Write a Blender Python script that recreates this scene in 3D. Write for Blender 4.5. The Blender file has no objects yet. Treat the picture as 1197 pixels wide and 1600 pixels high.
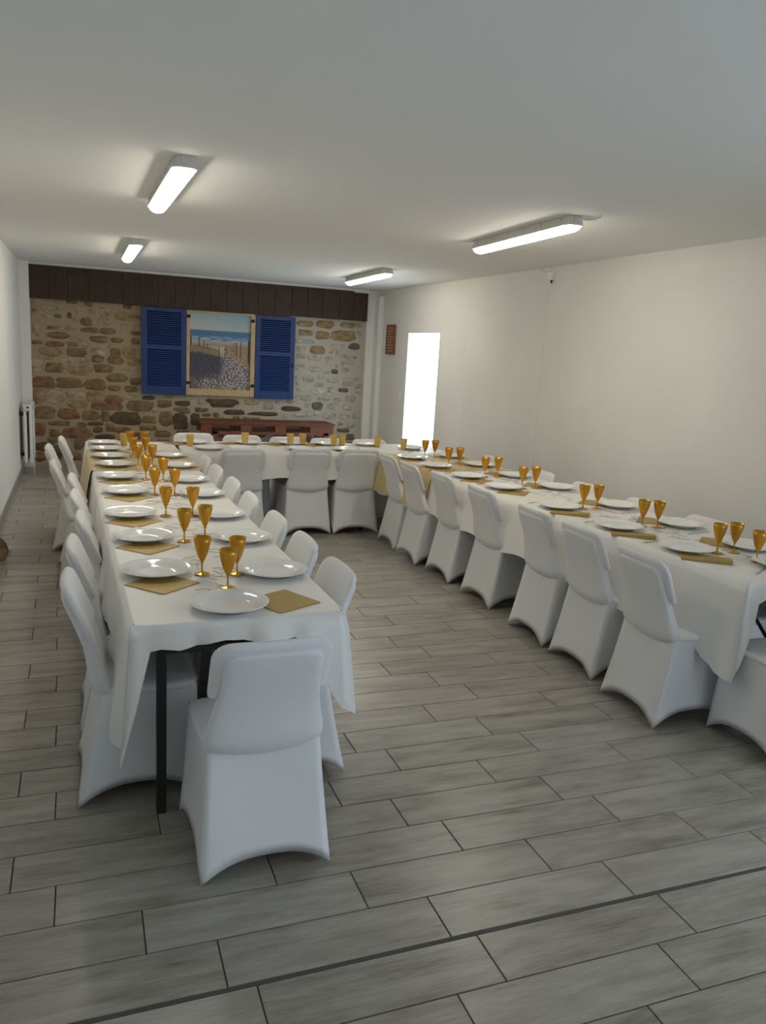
import bpy, bmesh, math, random
from mathutils import Vector, Matrix

R = math.radians
rnd = random.Random(11)
sc = bpy.context.scene
COL = sc.collection

# ------------------------------------------------------------------ camera
# metres; X runs along the stone wall, Y is depth towards it, floor is z = 0
CAM_H = 1.685
YAW, PITCH, ROLL, F_PX = R(21.08), R(11.325), R(3.264), 1246.3
fw = Vector((math.sin(YAW)*math.cos(PITCH), math.cos(YAW)*math.cos(PITCH), -math.sin(PITCH)))
rt0 = Vector((math.cos(YAW), -math.sin(YAW), 0))
up0 = rt0.cross(fw)
rt = rt0*math.cos(ROLL) + up0*math.sin(ROLL)
up = up0*math.cos(ROLL) - rt0*math.sin(ROLL)
cam_d = bpy.data.cameras.new('camera')
cam_d.sensor_fit = 'HORIZONTAL'; cam_d.sensor_width = 36.0
cam_d.lens = 36.0*F_PX/1197.0
cam_d.clip_start = 0.05
cam = bpy.data.objects.new('camera', cam_d); COL.objects.link(cam)
m = Matrix((rt, up, -fw)).transposed().to_4x4(); m.translation = Vector((0, 0, CAM_H))
cam.matrix_world = m
sc.camera = cam

# ------------------------------------------------------------------ sky light and exposure
SKY = 3.3
world = bpy.data.worlds.new('overcast_sky'); sc.world = world; world.use_nodes = True
bgn = world.node_tree.nodes['Background']
bgn.inputs['Color'].default_value = (0.72, 0.86, 1.0, 1); bgn.inputs['Strength'].default_value = SKY
LAMP = 18.5
sc.view_settings.view_transform = 'Standard'; sc.view_settings.look = 'None'
sc.view_settings.gamma = 1.0; sc.view_settings.use_curve_mapping = False
sc.view_settings.exposure = 0.5
sc.cycles.use_denoising = True
sc.cycles.max_bounces = 8; sc.cycles.diffuse_bounces = 5
sc.cycles.sample_clamp_indirect = 6.0

# room
XL, XR, YB, YF, ZC = -0.68, 4.05, 11.15, -2.6, 2.53

# ------------------------------------------------------------------ helpers
def mat(name, col, rough=0.6, metal=0.0, noise=None, bump=None, coat=0.0, sheen=0.0, emit=None, spec=None):
    """noise=(scale, amount, (sx,sy,sz)) varies the colour; bump=(scale, strength)"""
    M = bpy.data.materials.new(name); M.use_nodes = True
    nt = M.node_tree; b = nt.nodes['Principled BSDF']
    b.inputs['Base Color'].default_value = (*col, 1); b.inputs['Roughness'].default_value = rough
    b.inputs['Metallic'].default_value = metal
    if coat: b.inputs['Coat Weight'].default_value = coat; b.inputs['Coat Roughness'].default_value = 0.06
    if sheen: b.inputs['Sheen Weight'].default_value = sheen
    if spec is not None: b.inputs['Specular IOR Level'].default_value = spec
    if emit: b.inputs['Emission Color'].default_value = (*emit[:3], 1); b.inputs['Emission Strength'].default_value = emit[3]
    if noise or bump: tc = nt.nodes.new('ShaderNodeTexCoord')
    if noise:
        mp = nt.nodes.new('ShaderNodeMapping'); mp.inputs['Scale'].default_value = noise[2]
        n = nt.nodes.new('ShaderNodeTexNoise'); n.inputs['Scale'].default_value = noise[0]; n.inputs['Detail'].default_value = 6
        oi = nt.nodes.new('ShaderNodeObjectInfo')
        ad = nt.nodes.new('ShaderNodeVectorMath'); ad.operation = 'ADD'
        ml = nt.nodes.new('ShaderNodeMath'); ml.operation = 'MULTIPLY'; ml.inputs[1].default_value = 37.0
        nt.links.new(oi.outputs['Random'], ml.inputs[0])
        nt.links.new(tc.outputs['Object'], mp.inputs['Vector'])
        nt.links.new(mp.outputs[0], ad.inputs[0]); nt.links.new(ml.outputs[0], ad.inputs[1])
        nt.links.new(ad.outputs[0], n.inputs['Vector'])
        cr = nt.nodes.new('ShaderNodeValToRGB'); a = noise[1]
        cr.color_ramp.elements[0].position = 0.3; cr.color_ramp.elements[1].position = 0.7
        cr.color_ramp.elements[0].color = (*[max(0, c*(1-a)) for c in col], 1)
        cr.color_ramp.elements[1].color = (*[min(1, c*(1+a)) for c in col], 1)
        nt.links.new(n.outputs['Fac'], cr.inputs[0]); nt.links.new(cr.outputs[0], b.inputs['Base Color'])
    if bump:
        n2 = nt.nodes.new('ShaderNodeTexNoise'); n2.inputs['Scale'].default_value = bump[0]; n2.inputs['Detail'].default_value = 4
        nt.links.new(tc.outputs['Object'], n2.inputs['Vector'])
        bp = nt.nodes.new('ShaderNodeBump'); bp.inputs['Strength'].default_value = bump[1]; bp.inputs['Distance'].default_value = 0.01
        nt.links.new(n2.outputs['Fac'], bp.inputs['Height']); nt.links.new(bp.outputs[0], b.inputs['Normal'])
    return M

class MB:
    """collects vertices and faces for one mesh"""
    def __init__(s): s.v = []; s.f = []
    def box(s, x0, x1, y0, y1, z0, z1):
        n = len(s.v)
        s.v += [(x0,y0,z0),(x1,y0,z0),(x1,y1,z0),(x0,y1,z0),(x0,y0,z1),(x1,y0,z1),(x1,y1,z1),(x0,y1,z1)]
        s.f += [tuple(n+i for i in q) for q in ((0,3,2,1),(4,5,6,7),(0,1,5,4),(1,2,6,5),(2,3,7,6),(3,0,4,7))]
        return s
    def rings(s, rings, close=True, cap0=False, cap1=False):
        n = len(s.v); k = len(rings[0])
        for r in rings: s.v += [tuple(p) for p in r]
        for i in range(len(rings)-1):
            for j in range(k if close else k-1):
                a = n+i*k+j; b = n+i*k+(j+1) % k
                s.f.append((a, b, b+k, a+k))
        if cap0: s.f.append(tuple(reversed(range(n, n+k))))
        if cap1: s.f.append(tuple(range(n+(len(rings)-1)*k, n+len(rings)*k)))
        return s
    def lathe(s, prof, seg=28, cx=0, cy=0, cap0=False, cap1=False):
        rr = [[(cx+r*math.cos(2*math.pi*j/seg), cy+r*math.sin(2*math.pi*j/seg), z) for j in range(seg)] for r, z in prof]
        return s.rings(rr, True, cap0, cap1)
    def tube(s, pts, r, seg=6):
        rr = []
        for i, p in enumerate(pts):
            p = Vector(p); d = (Vector(pts[min(i+1, len(pts)-1)]) - Vector(pts[max(i-1, 0)])).normalized()
            a = d.cross(Vector((0, 0, 1)))
            if a.length < 1e-3: a = d.cross(Vector((1, 0, 0)))
            a.normalize(); b = d.cross(a)
            rr.append([p + r*(math.cos(2*math.pi*j/seg)*a + math.sin(2*math.pi*j/seg)*b) for j in range(seg)])
        return s.rings(rr, True, True, True)
    def mesh(s, name, M=None, smooth=False, bevel=0.0, fix=True):
        me = bpy.data.meshes.new(name); me.from_pydata(s.v, [], s.f); me.update()
        bm = bmesh.new(); bm.from_mesh(me)
        if fix: bmesh.ops.recalc_face_normals(bm, faces=bm.faces)
        if bevel: bmesh.ops.bevel(bm, geom=list(bm.edges), offset=bevel, segments=2, affect='EDGES', profile=0.5)
        bm.to_mesh(me); bm.free()
        if smooth:
            for p in me.polygons: p.use_smooth = True
        if M: me.materials.append(M)
        return me
    def build(s, name, M, parent=None, smooth=False, bevel=0.0, fix=True):
        return link(name, s.mesh(name, M, smooth, bevel, fix), parent)

def link(name, me, parent=None, loc=None, rot=None, scl=None):
    o = bpy.data.objects.new(name, me); COL.objects.link(o)
    if parent: o.parent = parent
    if loc: o.location = loc
    if rot: o.rotation_euler = rot
    if scl: o.scale = scl
    return o
def tag(o, label=None, cat=None, group=None, kind=None):
    if label: o['label'] = label
    if cat: o['category'] = cat
    if group: o['group'] = group
    if kind: o['kind'] = kind
    return o
def thing(name, label, cat, loc=(0,0,0), rz=0.0, group=None):
    return tag(link(name, None, None, loc, (0, 0, rz)), label, cat, group)
def copy_thing(src, loc, rz, label, group=None, scl=None):
    c = src.copy(); COL.objects.link(c); c.location = loc; c.rotation_euler = (0, 0, rz)
    if scl: c.scale = scl
    tag(c, label, None, group)
    for ch in list(src.children):
        d = ch.copy(); COL.objects.link(d); d.parent = c
        for g in list(ch.children):
            e = g.copy(); COL.objects.link(e); e.parent = d
    return c
ORD = ['first', 'second', 'third', 'fourth', 'fifth', 'sixth', 'seventh', 'eighth', 'ninth', 'tenth']

# ------------------------------------------------------------------ materials
M_wall = mat('white_wall_paint', (0.80, 0.785, 0.75), 0.85, noise=(1.3, 0.03, (1,1,1)), bump=(9, 0.10))
M_ceil = mat('white_ceiling_paint', (0.83, 0.825, 0.80), 0.9, bump=(5, 0.06))
M_cover = mat('white_stretch_fabric', (0.76, 0.76, 0.77), 0.75, sheen=0.15, bump=(260, 0.05))
M_cloth = mat('white_satin_cloth', (0.83, 0.81, 0.78), 0.38, sheen=0.2, bump=(11, 0.16))
M_gold_cloth = mat('gold_satin_cloth', (0.62, 0.47, 0.20), 0.45, sheen=0.2, bump=(14, 0.1))
M_plate = mat('white_plastic', (0.86, 0.86, 0.86), 0.12)
M_gold = mat('gold_plastic', (0.58, 0.29, 0.03), 0.34, metal=0.75)
M_gold_foot = mat('gold_plastic_foot', (0.66, 0.37, 0.05), 0.22, metal=0.8)
M_tumbler = mat('gold_card', (0.66, 0.45, 0.12), 0.45, metal=0.3)
M_napkin = mat('gold_paper', (0.42, 0.285, 0.07), 0.42, metal=0.3, bump=(180, 0.12))
M_steel = mat('polished_steel', (0.72, 0.72, 0.72), 0.22, metal=1.0)
M_black = mat('black_metal', (0.012, 0.012, 0.013), 0.5)
M_top = mat('table_top_plastic', (0.55, 0.55, 0.55), 0.6)
M_sprig = mat('dark_sprig', (0.24, 0.20, 0.165), 0.5, metal=0.2)
M_grout = mat('dark_grout', (0.075, 0.062, 0.05), 0.95)
M_seam = mat('seam_filler', (0.085, 0.08, 0.07), 0.9)
M_blue = mat('blue_paint', (0.007, 0.032, 0.150), 0.45, noise=(6, 0.15, (1,1,1)))
M_frame = mat('pale_wood', (0.52, 0.36, 0.19), 0.6, noise=(5, 0.2, (12,12,1.5)))
M_hinge = mat('black_iron', (0.02, 0.02, 0.02), 0.55, metal=0.5)
M_beam = mat('dark_brown_wood', (0.050, 0.026, 0.015), 0.75, noise=(6, 0.55, (14,14,1.2)), bump=(40, 0.25))
M_bench = mat('red_brown_wood', (0.16, 0.048, 0.020), 0.55, noise=(5, 0.3, (1.5,14,14)))
M_rad = mat('white_enamel', (0.80, 0.80, 0.79), 0.35)
M_lampbody = mat('grey_lamp_housing', (0.60, 0.60, 0.57), 0.5)
M_diff = mat('lit_diffuser', (0.9, 0.9, 0.88), 0.4, emit=(1.0, 0.935, 0.78, LAMP))
M_plastic = mat('white_switch_plastic', (0.82, 0.82, 0.80), 0.35)
M_plaque = mat('plaque_wood', (0.24, 0.085, 0.05), 0.6, noise=(8, 0.3, (1,10,10)))
M_plaque_text = mat('plaque_lettering', (0.50, 0.32, 0.24), 0.6)
M_skirt_tile = mat('grey_skirting_tile', (0.30, 0.285, 0.26), 0.5, noise=(4, 0.2, (1,3,8)))
M_bark = mat('log_bark', (0.10, 0.065, 0.036), 0.9, noise=(20, 0.4, (1,1,1)), bump=(60, 0.6))
M_logend = mat('log_end', (0.34, 0.24, 0.13), 0.8, noise=(25, 0.35, (1,1,1)))

def tile_material():
    M = bpy.data.materials.new('wood_look_tile'); M.use_nodes = True
    nt = M.node_tree; N = nt.nodes; Lk = nt.links.new; b = N['Principled BSDF']
    tc = N.new('ShaderNodeTexCoord'); oi = N.new('ShaderNodeObjectInfo'); geo = N.new('ShaderNodeNewGeometry')
    rs = N.new('ShaderNodeMath'); rs.operation = 'ADD'; Lk(oi.outputs['Random'], rs.inputs[0]); Lk(geo.outputs['Random Per Island'], rs.inputs[1])
    fr = N.new('ShaderNodeMath'); fr.operation = 'FRACT'; Lk(rs.outputs[0], fr.inputs[0])
    ml = N.new('ShaderNodeMath'); ml.operation = 'MULTIPLY'; ml.inputs[1].default_value = 61.0; Lk(fr.outputs[0], ml.inputs[0])
    def streak(scale, sx, sy, det):
        mp = N.new('ShaderNodeMapping'); mp.inputs['Scale'].default_value = (sx, sy, 1); Lk(geo.outputs['Position'], mp.inputs['Vector'])
        ad = N.new('ShaderNodeVectorMath'); ad.operation = 'ADD'; Lk(mp.outputs[0], ad.inputs[0]); Lk(ml.outputs[0], ad.inputs[1])
        n = N.new('ShaderNodeTexNoise'); n.inputs['Scale'].default_value = scale; n.inputs['Detail'].default_value = det; n.inputs['Roughness'].default_value = 0.6
        Lk(ad.outputs[0], n.inputs['Vector']); return n.outputs['Fac']
    a = streak(2.4, 1.3, 7.0, 6); f = streak(9.0, 1.2, 18.0, 5)
    mx = N.new('ShaderNodeMath'); mx.operation = 'MULTIPLY_ADD'; Lk(f, mx.inputs[0]); mx.inputs[1].default_value = 0.30; 
    m2 = N.new('ShaderNodeMath'); m2.operation = 'MULTIPLY'; Lk(a, m2.inputs[0]); m2.inputs[1].default_value = 0.70; Lk(m2.outputs[0], mx.inputs[2])
    r2 = N.new('ShaderNodeMath'); r2.operation = 'MULTIPLY_ADD'; Lk(fr.outputs[0], r2.inputs[0]); r2.inputs[1].default_value = 0.10; Lk(mx.outputs[0], r2.inputs[2])
    cr = N.new('ShaderNodeValToRGB'); e = cr.color_ramp.elements
    e[0].position = 0.34; e[0].color = (0.150, 0.128, 0.100, 1); e[1].position = 0.68; e[1].color = (0.395, 0.370, 0.325, 1)
    k = e.new(0.50); k.color = (0.285, 0.260, 0.222, 1)
    Lk(r2.outputs[0], cr.inputs[0]); Lk(cr.outputs[0], b.inputs['Base Color'])
    b.inputs['Roughness'].default_value = 0.30; b.inputs['Specular IOR Level'].default_value = 0.5
    bp = N.new('ShaderNodeBump'); bp.inputs['Strength'].default_value = 0.08; bp.inputs['Distance'].default_value = 0.004
    Lk(f, bp.inputs['Height']); Lk(bp.outputs[0], b.inputs['Normal'])
    return M
M_tile = tile_material()

# stone colours: 0 ochre, 1 brown, 2 reddish, 3 dark, 4 lime-washed, 5 grey-dark, 6 nearly white
def stone_mat(i, c):
    return mat('stone_%s' % ['ochre', 'brown', 'reddish', 'dark', 'limewashed', 'grey', 'white'][i], c, 0.9, noise=(11, 0.42, (1,1,1.6)), bump=(38, 0.6))
M_stone = [stone_mat(i, c) for i, c in enumerate([(0.30,0.205,0.105), (0.205,0.135,0.066), (0.225,0.120,0.062), (0.10,0.070,0.040), (0.36,0.285,0.18), (0.15,0.135,0.11), (0.52,0.49,0.43)])]
M_stone_pale = mat('stone_limewashed_grey', (0.40, 0.37, 0.30), 0.9, noise=(11, 0.35, (1,1,1.6)), bump=(38, 0.7))
def mortar_mat():
    M = mat('lime_mortar', (0.36, 0.295, 0.20), 0.95, bump=(30, 0.7))
    nt = M.node_tree; N = nt.nodes; Lk = nt.links.new; b = N['Principled BSDF']
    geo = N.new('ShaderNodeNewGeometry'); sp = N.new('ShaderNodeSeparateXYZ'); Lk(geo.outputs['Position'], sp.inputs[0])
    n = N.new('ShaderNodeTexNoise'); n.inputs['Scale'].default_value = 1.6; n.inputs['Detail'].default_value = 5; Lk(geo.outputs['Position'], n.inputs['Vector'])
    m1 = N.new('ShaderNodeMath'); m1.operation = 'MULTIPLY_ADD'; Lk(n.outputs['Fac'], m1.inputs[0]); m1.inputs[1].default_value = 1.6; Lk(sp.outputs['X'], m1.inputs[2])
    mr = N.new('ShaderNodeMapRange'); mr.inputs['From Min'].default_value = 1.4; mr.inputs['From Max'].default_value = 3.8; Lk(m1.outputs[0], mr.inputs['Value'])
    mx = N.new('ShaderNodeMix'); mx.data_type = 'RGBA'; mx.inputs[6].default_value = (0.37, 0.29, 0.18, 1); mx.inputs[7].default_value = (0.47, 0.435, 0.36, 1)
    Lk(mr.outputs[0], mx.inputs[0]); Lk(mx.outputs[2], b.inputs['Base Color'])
    return M
M_mortar = mortar_mat()

# ================================================================== the room shell
tag(MB().box(XL-0.2, XR+0.2, YF-0.2, YB+0.3, ZC, ZC+0.15).build('ceiling', M_ceil), kind='structure')
tag(MB().box(XL-0.2, XL, YF-0.2, YB+0.3, -0.05, ZC).build('wall_left', M_wall), kind='structure')
# doorway wall: opening near the stone wall, and a wide glazed opening beside and behind the camera
DY0, DY1, DZ = 8.93, 9.95, 1.96
WY0, WY1, WZ = -0.4, 1.3, 2.1
wr = MB()
for a, b, z0, z1 in ((YF-0.2, WY0, -0.05, ZC), (WY0, WY1, WZ, ZC), (WY1, DY0, -0.05, ZC), (DY0, DY1, DZ, ZC), (DY1, YB+0.3, -0.05, ZC)):
    wr.box(XR, XR+0.14, a, b, z0, z1)
tag(wr.build('wall_right', M_wall), kind='structure')
wf = MB()                                     # wall behind the camera with a wide opening to daylight
FX0, FX1, FZ = 2.5, 3.3, 2.0
for a, b, z0, z1 in ((XL-0.2, FX0, -0.05, ZC), (FX0, FX1, FZ, ZC), (FX1, XR+0.2, -0.05, ZC)):
    wf.box(a, b, YF-0.14, YF, z0, z1)
tag(wf.build('wall_front', M_wall), kind='structure')

# ---- floor: grout bed, tiles as separate pieces
floor = tag(MB().box(XL-0.2, XR+0.3, YF-0.2, YB+0.3, -0.06, -0.0035).build('floor', M_grout), kind='structure')
TL, TW, TY0 = 0.66, 0.18612, 2.3932
GAP = 0.0022
def row_off(k):
    if k == 1: return 0.222
    if k == 2: return 0.518
    if k == 3: return 0.632
    if k == 4: return 0.40
    if k >= 5: return (0.124 - 0.25*(k-5)) % 1
    return {0: 0.852+0.006*k, 2: 0.660+0.006*k, 1: 0.373+0.0075*k}[k % 3] % 1
def tile_mesh(w):
    t = MB(); a, b = w/2-GAP, TW/2-GAP; c = 0.0012
    t.rings([[(-a,-b,-0.0035),(a,-b,-0.0035),(a,b,-0.0035),(-a,b,-0.0035)], [(-a,-b,-c),(a,-b,-c),(a,b,-c),(-a,b,-c)],
             [(-a+c,-b+c,0),(a-c,-b+c,0),(a-c,b-c,0),(-a+c,b-c,0)]], True, False, True)
    return t
tile_full = tile_mesh(TL).mesh('tile', M_tile, fix=False)
tiles = []
for k in range(-47, 26):
    y1 = TY0 - TW*k; yc = y1 - TW/2
    if k >= 3: yc -= 0.013
    if yc > YB + 0.05 or yc < YF: continue
    off = row_off(k)
    for mm in range(-3, 9):
        x0 = (off+mm)*TL; x1 = x0+TL
        x0 = max(x0, XL); x1 = min(x1, XR+0.02)
        if x1-x0 < 0.03: continue
        tiles.append(((x0+x1)/2, yc, x1-x0))
def in_view(t):
    x, y, w = t
    if y < 1.15: return False
    lo, hi = math.tan(R(-7.5)), math.tan(R(51))
    return (x+w/2) > y*lo and (x-w/2) < y*hi
vis = sorted([t for t in tiles if in_view(t)], key=lambda t: math.hypot(t[0], t[1]))
near = set(vis[:300])
for i, t in enumerate(vis[:300]):
    me = tile_full if abs(t[2]-TL) < 1e-4 else tile_mesh(t[2]).mesh('tile', M_tile, fix=False)
    link('tile', me, floor, (t[0], t[1], 0))
rest = MB()
for t in tiles:
    if t in near: continue
    q = tile_mesh(t[2]); n = len(rest.v)
    rest.v += [(x+t[0], y+t[1], z) for x, y, z in q.v]; rest.f += [tuple(n+i for i in f) for f in q.f]
tag(rest.build('tile_field', M_tile, floor, fix=False), kind='stuff')
ys = TY0 - TW*3 - 0.0065
MB().box(XL, XR, ys-0.0068, ys+0.0068, -0.0035, -0.0008).build('expansion_joint', M_seam, floor)
# skirting tiles along the left wall
bb = tag(MB().box(XL, XL+0.006, YF, 10.93, 0.0, 0.076).build('baseboard_left', M_skirt_tile), kind='structure')
for i in range(22):
    y0 = 10.93-(i+1)*0.5; 
    MB().box(XL+0.004, XL+0.0105, y0+0.002, y0+0.498, 0.001, 0.078).build('skirting_tile', M_skirt_tile, bb)

# ---- stone wall at the far end
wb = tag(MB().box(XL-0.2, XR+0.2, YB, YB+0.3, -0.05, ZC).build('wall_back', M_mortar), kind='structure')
STONES = [
(-0.49,2.05,0.13,0.1,4), (-0.33,1.98,0.19,0.08,4), (-0.08,2.1,0.13,0.07,1), (0.12,2.09,0.1,0.09,1), (0.59,2.08,0.1,0.07,1), (0.08,1.97,0.23,0.1,4),
(0.33,1.99,0.15,0.1,4), (0.59,1.95,0.29,0.11,0), (-0.5,1.74,0.1,0.1,4), (0.09,1.85,0.12,0.09,1), (0.3,1.87,0.13,0.1,4), (-0.33,1.75,0.1,0.04,1),
(-0.14,1.76,0.25,0.06,4), (0.13,1.75,0.21,0.06,1), (0.35,1.75,0.19,0.08,1), (0.55,1.82,0.1,0.07,4), (0.71,1.82,0.09,0.07,4), (-0.25,1.66,0.25,0.08,2),
(-0.02,1.63,0.15,0.06,4), (0.24,1.64,0.2,0.08,1), (0.46,1.64,0.14,0.06,1), (0.69,1.64,0.1,0.08,1), (-0.5,1.64,0.12,0.09,4), (-0.5,1.56,0.13,0.04,1),
(-0.29,1.55,0.21,0.06,2), (-0.08,1.56,0.12,0.05,1), (0.07,1.56,0.08,0.06,4), (0.33,1.56,0.19,0.05,4), (-0.34,1.45,0.24,0.1,0), (-0.03,1.46,0.23,0.11,1),
(0.22,1.47,0.19,0.11,4), (0.44,1.48,0.12,0.12,1), (0.61,1.49,0.17,0.14,0), (-0.5,1.3,0.13,0.19,4), (-0.34,1.37,0.13,0.04,4), (-0.15,1.34,0.18,0.1,4),
(0.06,1.35,0.1,0.1,4), (0.22,1.39,0.14,0.09,1), (0.44,1.38,0.19,0.09,1), (0.68,1.37,0.17,0.08,0), (-0.3,1.25,0.21,0.12,1), (0.0,1.23,0.28,0.11,0),
(0.29,1.27,0.22,0.1,1), (0.63,1.28,0.19,0.05,4), (-0.43,1.07,0.26,0.14,2), (-0.12,1.07,0.3,0.13,1), (0.18,1.06,0.26,0.14,2), (0.46,1.16,0.26,0.11,1),
(0.69,1.12,0.14,0.09,1), (0.42,1.02,0.16,0.07,1), (0.63,1.02,0.16,0.08,1), (-0.49,0.89,0.14,0.19,0), (-0.3,0.9,0.21,0.19,4), (-0.06,0.92,0.21,0.08,4),
(0.19,0.91,0.21,0.14,0), (0.42,0.88,0.21,0.09,2), (0.61,0.92,0.14,0.06,4), (-0.03,0.8,0.24,0.1,0), (0.33,0.78,0.38,0.09,2), (0.74,0.8,0.32,0.14,1),
(0.86,0.91,0.16,0.05,3), (1.06,0.84,0.18,0.1,1), (1.13,0.93,0.13,0.06,4), (1.3,0.85,0.2,0.07,3), (-0.43,0.68,0.25,0.15,1), (-0.14,0.67,0.25,0.14,2),
(0.13,0.66,0.22,0.13,1), (0.31,0.65,0.1,0.13,1), (0.56,0.63,0.38,0.16,3), (1.08,0.64,0.18,0.2,1), (1.27,0.61,0.19,0.2,3), (1.28,0.77,0.2,0.06,1),
(0.94,0.75,0.08,0.06,4), (0.86,0.62,0.18,0.09,1), (-0.26,0.55,0.25,0.06,1), (0.01,0.54,0.1,0.05,1), (0.18,0.55,0.19,0.05,3), (0.37,0.5,0.11,0.1,1),
(0.85,0.51,0.21,0.07,1), (-0.49,0.47,0.14,0.18,2), (-0.32,0.42,0.12,0.09,1), (-0.05,0.43,0.37,0.15,2), (0.21,0.47,0.11,0.07,3), (0.53,0.47,0.19,0.09,1),
(0.3,0.38,0.24,0.07,3), (1.04,0.43,0.2,0.09,1), (-0.33,0.33,0.13,0.07,1), (-0.48,0.24,0.16,0.11,3), (-0.03,0.26,0.1,0.11,1), (-0.49,0.11,0.15,0.11,2),
(-0.24,0.22,0.18,0.11,1), (0.74,0.4,0.21,0.09,1), (1.3,0.43,0.17,0.11,2), (2.97,2.01,0.23,0.07,0), (3.26,2.02,0.25,0.1,0), (3.59,2.03,0.21,0.07,0),
(3.75,2.03,0.1,0.06,4), (2.98,1.89,0.2,0.08,0), (3.23,1.87,0.19,0.11,0), (3.54,1.88,0.35,0.14,0), (3.77,1.91,0.07,0.09,4), (2.96,1.77,0.28,0.06,4),
(2.92,1.66,0.12,0.07,4), (3.16,1.66,0.2,0.11,0), (3.46,1.72,0.18,0.07,4), (3.71,1.74,0.16,0.09,5), (2.93,1.56,0.14,0.06,4), (3.12,1.55,0.19,0.07,4),
(3.34,1.52,0.1,0.11,4), (3.58,1.59,0.16,0.06,4), (3.66,1.51,0.13,0.06,4), (2.92,1.41,0.14,0.09,4), (3.13,1.39,0.19,0.07,4), (3.43,1.37,0.1,0.06,5),
(3.59,1.4,0.11,0.06,4), (3.04,1.25,0.16,0.09,4), (3.41,1.24,0.16,0.06,4), (3.64,1.23,0.15,0.12,4), (3.76,1.27,0.07,0.06,4), (2.95,1.1,0.14,0.06,4),
(3.2,1.08,0.21,0.08,6), (3.39,1.11,0.1,0.08,4), (3.57,1.11,0.15,0.06,5), (3.8,1.1,0.08,0.06,4), (3.02,0.98,0.16,0.08,4), (3.32,0.99,0.11,0.08,4),
(3.48,0.96,0.1,0.06,4), (3.69,0.99,0.16,0.09,4), (3.19,0.87,0.15,0.11,5), (3.43,0.87,0.18,0.09,4), (3.65,0.86,0.13,0.08,4), (3.38,0.73,0.21,0.09,4),
(3.61,0.72,0.15,0.09,4), (3.79,0.74,0.1,0.09,4), (3.51,0.62,0.15,0.06,4), (3.71,0.6,0.13,0.08,4), (3.6,0.53,0.2,0.06,5), (3.7,0.43,0.15,0.09,5),
(3.51,0.44,0.13,0.08,4), (3.3,0.6,0.14,0.08,4), (3.34,0.45,0.15,0.09,4), (1.84,0.87,0.39,0.11,3), (2.25,0.89,0.21,0.07,4), (2.48,0.85,0.14,0.1,4),
(2.81,0.82,0.28,0.07,3), (2.0,0.75,0.27,0.07,3), (2.42,0.74,0.4,0.05,3), (1.33,0.74,0.14,0.05,1), (1.47,0.64,0.12,0.16,3), (1.55,0.77,0.18,0.06,1),
(1.92,0.44,0.33,0.1,1), (2.32,0.45,0.28,0.11,3), (2.71,0.44,0.26,0.1,1), (3.1,0.59,0.31,0.11,1), (2.58,0.58,0.26,0.1,1), (2.07,0.57,0.29,0.09,1)
]
for i in range(16):                           # low courses, mostly behind the tables
    for zz in (0.12, 0.30):
        STONES.append((round(-0.35+i*0.26+0.1*(zz > 0.2), 2), zz, 0.18+0.05*(i % 3 == 0), 0.11, (1, 3, 2, 4)[(i+int(zz*10)) % 4]))
def hits(x, z, w, h, pad):
    return any(abs(x-s[0]) < (w+s[2])/2*1.1+pad and abs(z-s[1]) < (h+s[3])/2*1.1+pad for s in STONES)
BLOCKS = ((0.74, 2.83, 0.94, 2.12), (1.45, 3.30, 0.45, 0.62))      # hidden behind the shutters and the bench
for _ in range(9000):                         # small stones packed between the measured ones
    w, h = rnd.uniform(.05, .17), rnd.uniform(.04, .085)
    x, z = rnd.uniform(-.52, 3.80), rnd.uniform(.45, 2.07)
    if len(STONES) > 292 or hits(x, z, w, h, 0.008): continue
    if any(a < x < b and c < z < d for a, b, c, d in BLOCKS): continue
    STONES.append((x, z, w, h, 4 if x > 2.6 and rnd.random() < .75 else rnd.choice((0, 1, 1, 4, 4))))
def stone(x, z, w, h, cl):
    n = 14; pts = []
    ex = rnd.uniform(2.6, 6.0); sk = rnd.uniform(-.12, .12); tp = rnd.uniform(-.18, .18)
    for j in range(n):
        a = 2*math.pi*(j+rnd.uniform(-.25, .25))/n
        cx, sx = math.cos(a), math.sin(a)
        r = (abs(cx)**ex + abs(sx)**ex)**(-1/ex)*rnd.uniform(0.86, 1.06)
        pts.append((cx*r*w*0.55*(1+tp*sx), sx*r*h*0.55*(1+sk*cx)))
    d = {4: 0.007, 6: 0.012, 3: 0.012}.get(cl, 0.013)*rnd.uniform(.8, 1.3)
    rr = [[(px*s, y, pz*s) for px, pz in pts] for s, y in ((1.0, 0.004), (0.985, -d*0.6), (0.90, -d*0.95))]
    t = MB().rings(rr, True)
    b = len(t.v); t.v.append((rnd.uniform(-.1, .1)*w, -d*1.15, rnd.uniform(-.1, .1)*h))
    for j in range(n): t.f.append((b-n+j, b-n+(j+1) % n, b))
    Mx = M_stone[cl]
    if cl == 4 and x > 2.6: Mx = M_stone_pale
    o = t.build('stone', Mx, wb, smooth=True); o.location = (x, YB, z)
for s in STONES:
    if s[0]+s[2]/2 < 3.86 and s[1] > 0.05: stone(*s)
# plaster returns left and right of the stone face, boxed pipe in the right corner
tag(MB().box(XL, -0.565, 10.97, YB+0.01, 0, ZC).build('trim_1', M_wall, bevel=0.006), kind='structure')
tag(MB().box(3.86, XR, YB-0.07, YB+0.01, 0, ZC).build('trim_2', M_wall, bevel=0.006), kind='structure')
tag(MB().box(3.97, XR, 10.90, YB-0.05, 0, ZC-0.07).build('trim_3', M_rad, bevel=0.012), kind='structure')
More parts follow.
